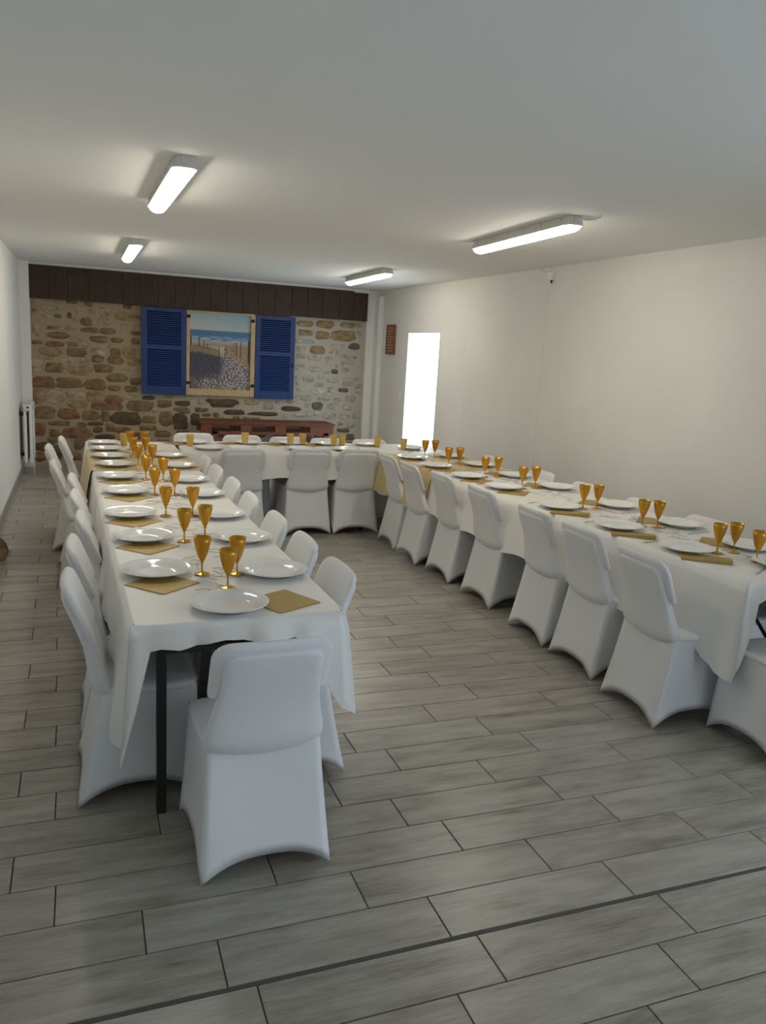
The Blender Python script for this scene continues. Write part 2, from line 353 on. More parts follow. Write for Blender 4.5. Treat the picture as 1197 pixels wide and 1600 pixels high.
# dark plank fascia above the stones
fa = tag(MB().box(-0.575, 3.83, 11.075, YB+0.01, 2.115, 2.48).build('trim_4', M_beam), kind='structure')
x = -0.58; i = 0
while x < 3.83:
    w = min(0.20+0.05*rnd.random(), 3.845-x)
    zt = 2.500 if x+w < 3.7 else 2.482
    MB().box(x+0.0015, x+w-0.0015, 11.035+0.004*rnd.random(), 11.08, 2.098+0.004*rnd.random(), zt).build('plank', M_beam, fa, bevel=0.004)
    x += w
tag(MB().box(-0.58, 3.87, 11.06, YB+0.01, 2.482, ZC+0.01).build('trim_6', M_ceil, bevel=0.004), kind='structure')
# doorway lining
dl = MB()
dl.box(XR-0.003, XR+0.15, DY0-0.02, DY0+0.012, 0, DZ-0.012).box(XR-0.003, XR+0.15, DY1-0.012, DY1+0.02, 0, DZ-0.012).box(XR-0.003, XR+0.15, DY0-0.02, DY1+0.02, DZ-0.012, DZ+0.02)
tag(dl.build('door_1', M_wall), kind='structure')
# shallow plaster pier beside the small fitting on the doorway wall
tag(MB().box(XR-0.004, XR+0.01, 6.60, 8.2, 0, ZC).build('trim_5', M_wall), kind='structure')

# ================================================================== ceiling lamps
def lamp(loc, length, rz, label):
    t = thing('ceiling_lamp', label, 'lamp', loc, rz, 'strip lamps on the ceiling')
    h = length/2
    def sect(w0, w1, z0, z1, e):                 # trough cross-section swept along Y with tapered ends
        rr = []
        for y, s in ((-h, .72), (-h+e, 1), (h-e, 1), (h, .72)):
            rr.append([(-w0*s, y, z0), (w0*s, y, z0), (w1*s, y, z1), (-w1*s, y, z1)])
        return rr
    MB().rings(sect(0.062, 0.046, -0.055, 0.0, 0.03), True, True, True).build('housing', M_lampbody, t, bevel=0.003)
    prof = []
    for y, s in ((-h+0.006, .55), (-h+0.02, .85), (-h+0.05, 1), (h-0.05, 1), (h-0.02, .85), (h-0.006, .55)):
        prof.append([(0.050*s*math.cos(a), y, -0.054-0.034*s*math.sin(a)) for a in [math.pi*j/8 for j in range(9)]])
    MB().rings(prof, True, True, True).build('diffuser', M_diff, t, smooth=True)
    for i in range(6):
        y = -h+0.1+i*(length-0.2)/5
        for s in (-1, 1):
            MB().box(s*0.052-0.005, s*0.052+0.005, y-0.012, y+0.012, -0.052, -0.012).build('clip', M_lampbody, t)
    for s in (-1, 1):
        MB().box(-0.02, 0.02, s*h-0.006, s*h+0.006, -0.036, -0.008).build('end_gland', M_lampbody, t)
    return t
lamp((0.470, 4.72, ZC), 1.34, R(0.6), 'lit strip lamp nearer the free end, above the radiator-wall table')
lamp((0.480, 8.31, ZC), 1.50, 0, 'lit strip lamp by the stone wall, in line with the radiator-wall table')
l3 = lamp((2.775, 4.93, ZC), 1.42, R(-3.2), 'lit strip lamp with a loose cable, above the doorway-wall table')
lamp((3.015, 8.72, ZC), 1.50, R(-2.0), 'lit strip lamp by the stone wall, nearest the doorway')
MB().tube([(0.0, -0.71, -0.022), (0.03, -0.76, -0.030), (0.07, -0.80, -0.028), (0.10, -0.80, -0.012), (0.115, -0.78, 0.0)], 0.004).build('cable', M_lampbody, l3, smooth=True)

# ================================================================== chairs in stretch covers
def sup(hw, hd, xc, yc, z, e=4.0, n=40):
    r = []
    for j in range(n):
        a = 2*math.pi*j/n; c_, s_ = math.cos(a), math.sin(a)
        k = (abs(c_)**e+abs(s_)**e)**(-1/e)
        r.append((xc+hw*c_*k, yc+hd*s_*k, z))
    return r
def chair_meshes():
    # skirt: four tense faces, hem arched between the feet
    per = []                                     # (side, u in -1..1)
    NS = 14
    for s in range(4):
        for j in range(NS): per.append((s, -1+2*j/NS))
    def at(s, u, hx, y0, y1, rc):
        yc, hy = (y0+y1)/2, (y1-y0)/2
        p = [(u, -1), (1, u), (-u, 1), (-1, -u)][s]
        x, y = p
        f = 1 - rc*max(0, abs(u)-0.80)/0.20
        return (x*hx*f, yc+y*hy*f)
    rings = []
    for i in range(13):
        t = i/12
        ring = []
        for s, u in per:
            xt, yt = at(s, u, 0.194, -0.146, 0.205, 0.03); xb, yb = at(s, u, 0.222, -0.232, 0.228, 0.03)
            hem = 0.074*(1-abs(u)**2.8)
            if s == 0: hem *= 0.85
            z = 0.437+(hem-0.437)*t
            tt = (0.437-z)/0.437
            k = tt**1.15
            x = xt+(xb-xt)*k; y = yt+(yb-yt)*k
            bow = 0.016*(1-u*u)*math.sin(math.pi*min(1, tt*0.9+0.1))
            if s in (0, 2): y += bow*(1 if s == 0 else -1)
            else: x += bow*(-1 if s == 1 else 1)
            ring.append((x, y, max(z, 0.001)))
        rings.append(ring)
    last = rings[-1]
    rings.append([(x*0.975, (y+0.002)*0.975-0.002, z+0.008) for x, y, z in last])
    sk = MB().rings(rings, True)
    seat = MB()
    rr = []
    for z, g in ((0.415, -0.004), (0.425, 0.003), (0.437, 0.004), (0.445, -0.006), (0.448, -0.03)):
        rr.append(sup(0.193+g, 0.174+g, 0, 0.0305, z, 9, 48))
    rr.append(sup(0.10, 0.09, 0, 0.0305, 0.446, 4, 48))
    seat.rings(rr, True, True, True)
    # fabric over the tube frame: bulges over the seat edge, narrow upper panel
    bp = []
    for z, hw, yc, hd in ((0.400, 0.150, -0.108, 0.014), (0.406, 0.184, -0.122, 0.026), (0.420, 0.193, -0.134, 0.036), (0.445, 0.197, -0.143, 0.038),
                          (0.475, 0.192, -0.152, 0.034), (0.520, 0.179, -0.163, 0.028), (0.580, 0.167, -0.178, 0.024), (0.650, 0.158, -0.205, 0.022),
                          (0.710, 0.157, -0.230, 0.021), (0.740, 0.154, -0.243, 0.020), (0.756, 0.146, -0.249, 0.019), (0.766, 0.130, -0.252, 0.017), (0.771, 0.10, -0.253, 0.010)):
        r_ = sup(hw, hd, 0, yc, z, 7 if z > 0.5 else 5, 44)
        sag = 0.024*max(0, 1-(z-0.40)/0.12)
        bp.append([(x, y+0.25*x*x, zz-sag*(1-(x/0.19)**2)+0.006) for x, y, zz in r_])
    panel = MB().rings(bp, True, True, True)
    # wide backrest shell
    bk = []; zt, zb, hw0, rt_, rb_ = 0.814, 0.602, 0.192, 0.060, 0.025
    zs = [zb, zb+0.006, zb+0.014, zb+0.025, 0.66, 0.70, zt-rt_, zt-0.045, zt-0.030, zt-0.017, zt-0.008, zt-0.002, zt]
    for z in zs:
        hw = hw0
        if z > zt-rt_: hw = hw0-rt_+math.sqrt(max(0, rt_*rt_-(z-(zt-rt_))**2))
        if z < zb+rb_: hw = hw0-rb_+math.sqrt(max(0, rb_*rb_-(zb+rb_-z)**2))
        hd = 0.021
        for lim in (zt-z, z-zb):
            if lim < 0.014: hd = min(hd, 0.006+0.015*lim/0.014)
        yc = -0.172-0.40*(z-0.60)
        r = sup(max(hw, 0.02), hd, 0, yc, z, 3.6, 44)
        bk.append([(x, y+0.42*x*x, zz) for x, y, zz in r])
    back = MB().rings(bk, True, True, True)
    return dict(skirt=sk.mesh('skirt', M_cover, True), seat=seat.mesh('seat', M_cover, True), frame_panel=panel.mesh('frame_panel', M_cover, True), backrest=back.mesh('backrest', M_cover, True))
CH = chair_meshes()
chair0 = None
def chair(x, y, rz, label, group, scl=None):
    """x, y: floor point under the middle of the seat; rz = 0 faces +Y"""
    global chair0
    if chair0 is None:
        chair0 = thing('banquet_chair', label, 'chair', (x, y, 0), rz, group)
        for n, me in CH.items(): link(n, me, chair0)
        if scl: chair0.scale = scl
        return chair0
    return copy_thing(chair0, (x, y, 0), rz, label, group, scl)
TA, TB, TC = 'radiator-wall table', 'doorway-wall table', 'cross table by the stone wall'
g = 'chairs in white stretch covers'
chair(0.535, 2.492, R(2), 'white-covered chair at the head of the radiator-wall table', g, (1, 1, 1))
for i, (x, y, a) in enumerate([(0.190, 3.03, -90), (0.200, 3.59, -91), (0.235, 4.13, -89), (0.205, 4.74, -91), (0.185, 5.33, -90), (0.060, 5.95, -88), (0.000, 6.80, -91)]):
    chair(x, y, R(a), 'white-covered chair %s from the free end, outer side of the %s' % (ORD[i], TA), g)
for i, (x, y, a) in enumerate([(0.755, 3.03, 91), (0.742, 3.53, 90), (0.722, 4.03, 90), (0.697, 4.62, 89), (0.692, 5.16, 90), (0.672, 5.72, 91), (0.662, 6.22, 90)]):
    chair(x, y, R(a), 'white-covered chair %s from the free end, inner side of the %s' % (ORD[i], TA), g)
for i, (x, y, a) in enumerate([(2.745, 3.025, -91), (2.79, 3.60, -90), (2.795, 4.10, -91), (2.80, 4.815, -89), (2.785, 5.43, -90), (2.735, 5.96, -90), (2.745, 6.45, -91)]):
    chair(x, y, R(a), 'white-covered chair %s from the free end, inner side of the %s' % (ORD[i], TB), g)
for i, (x, y, a) in enumerate([(3.40, 3.20, 92), (3.40, 3.80, 92), (3.385, 4.40, 91), (3.375, 5.06, 91), (3.37, 5.70, 91), (3.36, 6.55, 91)]):
    chair(x, y, R(a), 'white-covered chair %s from the free end, wall side of the %s' % (ORD[i], TB), g, (1, 1, 0.965))
chair(3.01, 2.545, R(-1), 'white-covered chair at the head of the doorway-wall table', g)
for i, (x, y, a) in enumerate([(1.31, 7.09, 1), (1.935, 7.13, 0), (2.395, 7.12, 0)]):
    chair(x, y, R(a), 'white-covered chair %s from the radiator wall, before the cross table' % ORD[i], g, (1.02, 1, 0.985))
for i, (x, y, s) in enumerate([(1.02, 7.62, 1.0), (1.49, 7.62, .985), (1.95, 7.60, .975), (2.37, 7.60, .965), (2.82, 7.60, .96)]):
    chair(x, y, R(180), 'white-covered chair %s from the radiator wall, behind the cross table' % ORD[i], g, (1, 1, s))
chair(0.085, 7.36, R(-90), 'white-covered chair at the stone-wall end of the radiator-wall table', g)

# ================================================================== folding tables
ZT = 0.758
TS = 0.982                                     # table-top layout scale
def table_meshes(Lx, Wx):
    tm = MB().box(-Lx/2, Lx/2, -Wx/2, Wx/2, ZT-0.035, ZT-0.003).mesh('table_top', M_top, bevel=0.006)
    leg = MB().box(-0.022, 0.022, -0.016, 0.016, 0.0, ZT-0.034).mesh('leg', M_black)
    bar = MB().box(-0.012, 0.012, -Wx/2+0.09, Wx/2-0.09, -0.012, 0.012).mesh('crossbar', M_black)
    br = MB().tube([(0, 0, 0), (0.36, 0, 0.32)], 0.009, 6).mesh('brace', M_black)
    return tm, leg, bar, br
def table(x, y, rz, Lx, Wx, label):
    t = thing('folding_table', label, 'table', (x, y, 0), rz, 'folding tables set in a U')
    tm, leg, bar, br = table_meshes(Lx, Wx)
    link('table_top', tm, t)
    for s in (-1, 1):
        for q in (-1, 1): link('leg', leg, t, (s*(Lx/2-0.13), q*(Wx/2-0.105), 0))
        link('crossbar', bar, t, (s*(Lx/2-0.13), 0, 0.62))
        link('brace', br, t, (s*(Lx/2-0.13), 0, 0.62-0.24), (0, 0, 0 if s < 0 else math.pi))
    return t
# arm by the radiator wall: near left corner, direction, length
AW = 0.742
def arm_frame(x0, y0, ang):
    d = Vector((-math.sin(ang), math.cos(ang))); n = Vector((math.cos(ang), math.sin(ang)))
    return lambda u, v: Vector((x0, y0)) + n*u + d*v        # u across, v along
AL, ANG_L = 4.97, R(1.2)
BL, ANG_R = 4.99, R(2.1)
fA = arm_frame(0.142, 2.593, ANG_L); fB = arm_frame(2.796, 2.651, ANG_R)
for (f, ang, Lt, nm) in ((fA, ANG_L, AL, TA), (fB, ANG_R, BL, TB)):
    for i in range(3):
        p = f(AW/2, Lt*(i+0.5)/3)
        table(p.x, p.y, ang+math.pi/2, Lt/3-0.004, AW-0.012, ['folding table at the free end of the %s', 'middle folding table of the %s', 'folding table at the stone-wall end of the %s'][i] % nm)
CX0, CX1, CY0, CY1 = 0.826, 2.640, 6.975, 7.68
table((CX0+CX1)/2, (CY0+CY1)/2, 0, CX1-CX0-0.01, CY1-CY0-0.012, 'folding table of the cross piece, standing before the stone wall')

# ================================================================== tablecloths
def cloth(name, f, w, l, drops, tips, M, label, cat, group, z=ZT, folds=1.0, seed=1, wave=0.012, sig=(0.085,)*4, flare=(0.022,)*4):
    """draped cloth over a rectangle: drops = overhang at near end, right, far end, left; tips = corner drop at near-left, near-right, far-right, far-left"""
    rr = random.Random(seed)
    P = []                                       # perimeter samples (u, v, nu, nv, drop, corner weight)
    cr = 0.02
    sides = [((0, 0), (w, 0), (0, -1)), ((w, 0), (w, l), (1, 0)), ((w, l), (0, l), (0, 1)), ((0, l), (0, 0), (-1, 0))]
    tipi = [(0, 1), (1, 2), (2, 3), (3, 0)]
    for s, (a, b, n) in enumerate(sides):
        Ls = math.hypot(b[0]-a[0], b[1]-a[1]); N = max(24, int(Ls/0.035))
        for j in range(N+1):
            q = j/N*Ls
            d = drops[s]
            s0, s1 = (sig[tipi[s][0]], sig[tipi[s][1]]) if s in (0, 2) else (0.19, 0.19)
            w0 = math.exp(-(q/s0)**2); w1 = math.exp(-((Ls-q)/s1)**2)
            d += (tips[tipi[s][0]]-d)*w0 + (tips[tipi[s][1]]-d)*w1
            na = Vector(n)
            k0 = max(0, 1-q/0.10)*0.5; k1 = max(0, 1-(Ls-q)/0.10)*0.5
            pn, nn = Vector(sides[s-1][2]), Vector(sides[(s+1) % 4][2])
            nv = (na*(1-k0-k1)+pn*k0+nn*k1).normalized()
            u = a[0]+(b[0]-a[0])*j/N; v = a[1]+(b[1]-a[1])*j/N
            P.append((u, v, nv.x, nv.y, d, max(w0, w1), s, q))
    n = len(P)
    ph = [rr.uniform(0, 6.28) for _ in range(6)]
    rings = []
    rings.append([(u-nu*0.012, v-nv*0.012, z+0.002) for u, v, nu, nv, d, c, s, q in P])
    rings.append([(u-nu*0.002, v-nv*0.002, z+0.0005) for u, v, nu, nv, d, c, s, q in P])
    K = 9
    for i in range(1, K+1):
        t = i/K; ring = []
        for j, (u, v, nu, nv, d, c, s, q) in enumerate(P):
            out = 0.006+flare[s]*t*min(1, d/0.25)*(1-0.6*c)
            wv = (math.sin(q*15+ph[s])*0.55+math.sin(q*31+ph[s]*2.1)*0.3+math.sin(q*7.3+ph[(s+1) % 6])*0.5)*wave*folds*t*min(1, d/0.2)
            out += wv + c*(0.035+0.02*math.sin(q*60+ph[s]))*t*(1.0-0.3*t)
            dz = d*t*(1+0.05*math.sin(q*9+ph[s]))
            if s == 0 and d < 0.2: out += (0.011*math.sin(q*37+ph[1])+0.007*math.sin(q*71+ph[2]))*t*(1-c); dz *= 1+0.14*math.sin(q*23+ph[3])*(1-c)
            ring.append((u+nu*out, v+nv*out, z-0.003-dz))
        rings.append(ring)
    W = lambda p: (f(p[0], p[1]).x, f(p[0], p[1]).y, p[2])
    mb = MB().rings([[W(p) for p in r] for r in rings], True)
    # top surface as a light grid with slight creases
    nu_, nv_ = 10, max(10, int(l/0.12)); b0 = len(mb.v)
    for j in range(nv_+1):
        for i in range(nu_+1):
            u = 0.012+(w-0.024)*i/nu_; v = 0.012+(l-0.024)*j/nv_
            e = 0 if (i in (0, nu_) or j in (0, nv_)) else 0.0006*math.sin(v*23+ph[0])+0.0005*math.sin(u*31+v*5)
            p = f(u, v); mb.v.append((p.x, p.y, z+0.002+e))
    for j in range(nv_):
        for i in range(nu_):
            a = b0+j*(nu_+1)+i; mb.f.append((a, a+1, a+nu_+2, a+nu_+1))
    o = mb.build(name, M, None, True); tag(o, label, cat, group); return o
gc = 'tablecloths'
cloth('tablecloth', fA, AW, AL, (0.075, 0.25, 0.22, 0.26), (0.46, 0.36, 0.30, 0.30), M_cloth, 'long white satin cloth draped over the radiator-wall table', 'tablecloth', gc, seed=3, sig=(0.035, 0.10, .1, .1), wave=0.016, flare=(0.02, 0.03, 0.02, 0.035))
cloth('tablecloth', fB, AW, BL, (0.085, 0.28, 0.22, 0.345), (0.44, 0.36, 0.30, 0.33), M_cloth, 'long white satin cloth draped over the doorway-wall table', 'tablecloth', gc, seed=7, sig=(0.05, 0.08, .1, .1), flare=(0.02, 0.02, 0.02, 0.055))
fC = lambda u, v: Vector((CX0+u, CY0+v))
cloth('tablecloth', fC, CX1-CX0, CY1-CY0, (0.245, 0.0, 0.22, 0.0), (0.245, 0.245, 0.22, 0.22), M_cloth, 'white cloth over the cross table before the stone wall', 'tablecloth', gc, seed=9, wave=0.003, flare=(0.004, 0.0, 0.01, 0.0))
GV0, GV1 = 3.27, 4.34
def overlay(f, w, l, dl, dr, fl, label):
    mb = MB(); rr = []
    N = 16
    prof = [(-0.024-fl, -dl), (-0.022-fl*0.68, -dl*0.66), (-0.020-fl*0.36, -dl*0.33), (-0.018, -0.02), (-0.010, 0.003), (0.004, 0.0045)] + [(w*i/8, 0.0045) for i in range(1, 8)] + [(w-0.004, 0.0045), (w+0.010, 0.003), (w+0.018, -0.02), (w+0.024, -dr*0.33), (w+0.030, -dr*0.66), (w+0.034, -dr)]
    for j in range(N+1):
        v = l*j/N; r = []
        for u, dz in prof:
            o = 0.004*math.sin(v*19)*min(1, -dz/0.3) if dz < 0 else 0
            p = f(u+o*(1 if u > 0 else -1), v); r.append((p.x, p.y, ZT+dz))
        rr.append(r)
    mb.rings(rr, False)
    o = mb.build('overlay_cloth', M_gold_cloth, None, True); tag(o, label, 'tablecloth', 'gold overlay cloths'); return o
overlay(lambda u, v: fA(u, GV0+v), AW, GV1-GV0, 0.31, 0.22, 0.042, 'gold cloth laid across the radiator-wall table near the cross table')
overlay(lambda u, v: fB(u, 3.20+v), AW, 1.07, 0.33, 0.22, 0.060, 'gold cloth laid across the doorway-wall table near the cross table')

# ================================================================== tableware
ZW = ZT+0.0045
plate_me = MB().lathe([(0.0005, 0.006), (0.060, 0.0045), (0.086, 0.006), (0.094, 0.011), (0.112, 0.0185), (0.138, 0.0245), (0.1405, 0.0245), (0.1402, 0.0225), (0.112, 0.0150), (0.094, 0.007), (0.085, 0.0), (0.0005, 0.0)], 48).mesh('plate', M_plate, True)
def plate(x, y, label, group, z=ZW): return tag(link('plate', plate_me, None, (x*TS, y*TS, z)), label, 'plate', group)
bowl_me = MB().lathe([(0.0035, 0.044), (0.0062, 0.050), (0.0115, 0.061), (0.0185, 0.077), (0.0250, 0.096), (0.0300, 0.116), (0.0335, 0.136), (0.0355, 0.155), (0.0343, 0.155), (0.0323, 0.136), (0.0288, 0.116), (0.0238, 0.096), (0.0172, 0.078), (0.009, 0.063), (0.0005, 0.058)], 28).mesh('bowl', M_gold, True)
stem_me = MB().lathe([(0.0062, 0.004), (0.0042, 0.014), (0.0034, 0.030), (0.0037, 0.044), (0.0052, 0.050)], 14).mesh('stem', M_gold, True)
foot_me = MB().lathe([(0.0005, 0.0), (0.030, 0.0), (0.0312, 0.0016), (0.026, 0.0035), (0.014, 0.0055), (0.006, 0.009), (0.003, 0.010)], 28).mesh('foot', M_gold_foot, True)
def goblet(x, y, label, group, z=ZW):
    t = thing('goblet', label, 'goblet', (x*TS, y*TS, z), rnd.uniform(0, 6), group)
    link('bowl', bowl_me, t); link('stem', stem_me, t); link('foot', foot_me, t); return t
tumb_me = MB().lathe([(0.0005, 0.0), (0.026, 0.0), (0.027, 0.002), (0.0355, 0.104), (0.0362, 0.106), (0.0345, 0.105), (0.0262, 0.006), (0.0005, 0.005)], 26).mesh('tumbler', M_tumbler, True)
nap_me = MB().box(-0.10, 0.10, -0.10, 0.10, 0.0, 0.0035).mesh('napkin', M_napkin, bevel=0.001)
def napkin(x, y, rz, label, group, z=ZW-0.002):
    return tag(link('napkin', nap_me, None, (x*TS, y*TS, z), (0, 0, rz)), label, 'napkin', group)
def fold_napkin_me():                           # napkin folded to a band with the upper leaf springing open
    mb = MB()
    a, b = 0.118, 0.072
    mb.box(-a, a, -b, b, 0.0, 0.004)
    rr = []
    for i in range(9):
        x = -a+2*a*i/8; hgt = 0.008+0.014*(i/8)**1.5
        rr.append([(x, -b, 0.004), (x, -b+0.002, hgt), (x, 0.0, hgt*0.7+0.002), (x, b, 0.0045), (x, b, 0.004)])
    mb.rings(rr, True, True, True)
    return mb.mesh('napkin', M_napkin)
fold_me = fold_napkin_me()
def cutlery_me(kind):
    mb = MB(); rr = []
    prof = {'knife': [(-.105, .004), (-.10, .0075), (-.03, .006), (0.0, .0045), (.01, .008), (.07, .0085), (.10, .004)], 'fork': [(-.10, .005), (-.095, .008), (-.02, .004), (.035, .0035), (.05, .011), (.075, .012), (.10, .010)]}[kind]
    for y, w in prof: rr.append([(-w, y, 0.0), (w, y, 0.0), (w*0.8, y, 0.0035), (-w*0.8, y, 0.0035)])
    return mb.rings(rr, True, True, True).mesh(kind, M_steel, True)
fork_me, knife_me = cutlery_me('fork'), cutlery_me('knife')

LLp = [(0.280, 3.27), (0.270, 3.865), (0.240, 4.41), (0.255, 5.085), (0.232, 5.65), (0.232, 6.20), (0.212, 6.64), (0.198, 7.08), (0.190, 7.48)]
LRp = [(0.750, 3.19), (0.735, 3.795), (0.715, 4.35), (0.705, 4.975), (0.688, 5.51), (0.690, 6.145), (0.680, 6.69)]
RLp = [(2.995, 3.27), (2.960, 3.805), (2.937, 4.405), (2.920, 5.13), (2.880, 5.635), (2.845, 6.18), (2.835, 6.69)]
RRp = [(3.415, 3.26), (3.425, 3.82), (3.40, 4.41), (3.375, 5.115), (3.325, 5.665), (3.300, 6.245), (3.275, 6.80)]
GP = 'plates on the '; GN = 'gold napkins'
for i, (x, y) in enumerate(LLp):
    plate(x, y, 'white plate %s from the free end, outer side of the %s' % (ORD[i], TA), GP+TA)
    napkin(x+0.01, y-0.155, R(45+rnd.uniform(-4, 4)), 'gold paper napkin under the %s plate, outer side of the %s' % (ORD[i], TA), GN)
for i, (x, y) in enumerate(LRp): plate(x, y, 'white plate %s from the free end, inner side of the %s' % (ORD[i], TA), GP+TA)
plate(0.495, 2.785, 'white plate at the head of the %s' % TA, GP+TA)
napkin(0.700, 2.815, R(28), 'gold paper napkin beside the head plate of the %s' % TA, GN)
for i, (x, y) in enumerate(RLp):
    plate(x, y, 'white plate %s from the free end, inner side of the %s' % (ORD[i], TB), GP+TB)
    if i in (0, 1, 2):
        o = link('napkin', fold_me, None, ((x-0.03)*TS, (y-0.175)*TS, ZW-0.001), (0, 0, R(-38)))
        tag(o, 'folded gold napkin by the %s plate, inner side of the %s' % (ORD[i], TB), 'napkin', GN)
    else: napkin(x-0.005, y-0.16, R(45+rnd.uniform(-5, 5)), 'gold paper napkin under the %s plate, inner side of the %s' % (ORD[i], TB), GN)
    o = link('fork', fork_me, None, ((x-0.03)*TS, (y+0.20)*TS, ZW-0.002), (0, 0, R(-78+rnd.uniform(-8, 8))))
    tag(o, 'steel fork by the %s plate, inner side of the %s' % (ORD[i], TB), 'fork', 'cutlery on the doorway-wall table')
for i, (x, y) in enumerate(RRp):
    plate(x, y, 'white plate %s from the free end, wall side of the %s' % (ORD[i], TB), GP+TB)
    napkin(x-0.085, y+0.13, R(45+rnd.uniform(-5, 5)), 'gold paper napkin under the %s plate, wall side of the %s' % (ORD[i], TB), GN)
    o = link('knife', knife_me, None, ((x-0.02)*TS, (y-0.19)*TS, ZW-0.002), (0, 0, R(-84+rnd.uniform(-8, 8))))
    tag(o, 'steel knife by the %s plate, wall side of the %s' % (ORD[i], TB), 'knife', 'cutlery on the doorway-wall table')
plate(3.27, 2.90, 'white plate at the head of the %s' % TB, GP+TB)
o = link('knife', knife_me, None, (3.10*TS, 2.86*TS, ZW-0.002), (0, 0, R(-60)))
tag(o, 'steel knife by the head plate of the %s' % TB, 'knife', 'cutlery on the doorway-wall table')

GA = 'goblets on the '+TA; GB = 'goblets on the '+TB
goblet(0.528, 3.011, 'gold goblet behind the head plate of the %s' % TA, GA)
for i, (x, y) in enumerate([(0.458, 3.224), (0.454, 3.793), (0.425, 4.385), (0.419, 5.012), (0.408, 5.569), (0.398, 6.191), (0.391, 6.688), (0.392, 7.14)]):
    goblet(x, y, 'gold goblet %s from the free end, outer row on the %s' % (ORD[i], TA), GA)
for i, (x, y) in enumerate([(0.598, 3.201), (0.562, 3.872), (0.567, 4.372), (0.538, 5.005), (0.516, 5.502), (0.501, 6.193), (0.489, 6.73), (0.509, 7.149)]):
    goblet(x, y, 'gold goblet %s from the free end, inner row on the %s' % (ORD[i], TA), GA)
goblet(3.21, 3.005, 'gold goblet at the head place of the %s' % TB, GB)
for i, (x, y) in enumerate([(3.129, 3.193), (3.155, 3.84), (3.095, 4.369), (3.078, 5.131), (3.04, 5.66), (2.987, 6.242), (2.997, 6.778)]):
    goblet(x, y, 'gold goblet %s from the free end, inner row on the %s' % (ORD[i], TB), GB)
for i, (x, y) in enumerate([(3.239, 3.191), (3.235, 3.80), (3.2, 4.361), (3.197, 5.143), (3.156, 5.659), (3.096, 6.244), (3.099, 6.782)]):
    goblet(x, y, 'gold goblet %s from the free end, wall-side row on the %s' % (ORD[i], TB), GB)
for i, (x, y) in enumerate([(0.357, 7.397), (0.931, 7.405), (1.475, 7.62), (1.916, 7.60), (2.042, 7.61), (2.350, 7.566), (2.440, 7.574), (2.791, 7.506), (2.997, 7.316)]):
    tag(link('tumbler', tumb_me, None, (x*TS, y*TS, ZT+0.003)), 'gold tumbler %s from the radiator wall, on the far tables' % ORD[i], 'tumbler', 'gold tumblers on the far tables')
for i, (x, y) in enumerate([(1.07, 7.20), (1.36, 7.22), (1.92, 7.22), (2.36, 7.22)]):
    plate(x, y, 'white plate %s from the radiator wall, room side of the cross table' % ORD[i], GP+TC, ZT+0.0035)
    if i != 0: napkin(x+0.03, y-0.05, R(45), 'gold paper napkin under the %s plate, room side of the cross table' % ORD[i], GN)
for i, (x, y) in enumerate([(1.01, 7.62), (1.50, 7.64), (1.93, 7.64), (2.30, 7.64), (2.72, 7.64), (3.106, 7.38)]):
    plate(x, y, 'white plate %s from the radiator wall, stone-wall side of the far tables' % ORD[i], GP+TC, ZT+0.0035)
    if i < 4: napkin(x-0.16, y-0.02, R(40), 'gold paper napkin beside the %s plate, stone-wall side of the far tables' % ORD[i], GN)

# garlands of thin curling sprigs down the middle of both arms
def garland(f, l0, l1, label, seed):
    r = random.Random(seed); mb = MB(); v = l0
    while v < l1:
        for _ in range(1):
            u0 = AW/2+r.uniform(-.10, .10); a = r.uniform(-.6, .6)+(0 if r.random() < .75 else 1.4); L_ = r.uniform(.05, .13); k = r.uniform(-14, 14)
            pts = []; x, y = u0-math.cos(a)*L_/2, v+r.uniform(-.04, .04)
            for i in range(9):
                p = f(x, y); pts.append((p.x, p.y, ZT+0.0062+0.003*math.sin(i*.8)))
                x += math.cos(a)*L_/8; y += math.sin(a)*L_/8; a += k*L_/8
            mb.tube(pts, 0.0010, 4)
        v += r.uniform(.025, .05)
    tag(mb.build('garland', M_sprig), label, 'garland', 'sprig garlands', kind='stuff')
garland(fA, 0.28, 4.5, 'thin dark curling sprigs strewn down the middle of the radiator-wall table', 5)
garland(fB, 0.28, 4.5, 'thin dark curling sprigs strewn down the middle of the doorway-wall table', 6)

# ================================================================== mock window on the stone wall
def shutter(x0, x1, z0, z1, y, label):
    t = thing('louvred_shutter', label, 'shutter', (x0, y, z0), 0, 'blue shutters on the stone wall')
    w, h = x1-x0, z1-z0; st, d = 0.068, 0.034
    MB().box(0, st, 0, d, 0, h).build('stile', M_blue, t, bevel=0.003)
    MB().box(w-st, w, 0, d, 0, h).build('stile', M_blue, t, bevel=0.003)
    zm = h*0.545
    rails = ((0, 0.105), (zm-0.025, zm+0.028), (h-0.05, h))
    for a, b in rails: MB().box(st, w-st, 0.002, d-0.002, a, b).build('rail', M_blue, t)
    slat = MB(); s = 0.0045
    slat.rings([[(x, -0.013, -0.011-s), (x, 0.013, 0.011-s), (x, 0.013, 0.011+s), (x, -0.013, -0.011+s)] for x in (0, w-2*st)], True, True, True)
    me = slat.mesh('slat', M_blue)
    for lo, hi in ((rails[0][1], rails[1][0]), (rails[1][1], rails[2][0])):
        n = int((hi-lo)/0.0265)
        for i in range(n): link('slat', me, t, (st, d/2, lo+(i+0.5)*(hi-lo)/n), (0, 0, 0))
    MB().box(st, w-st, d-0.003, d, rails[0][1], rails[2][0]).build('back_board', M_blue, t)
    return t
YS = YB-0.085
shutter(0.760, 1.332, 0.968, 2.092, YS, 'blue louvred shutter on the radiator side of the beach picture')
sh = shutter(2.258, 2.812, 0.955, 2.082, YS, 'blue louvred shutter on the doorway side of the beach picture')
MB().box(0.515, 0.535, -0.012, 0.0, 0.44, 0.50).build('latch', M_hinge, sh)
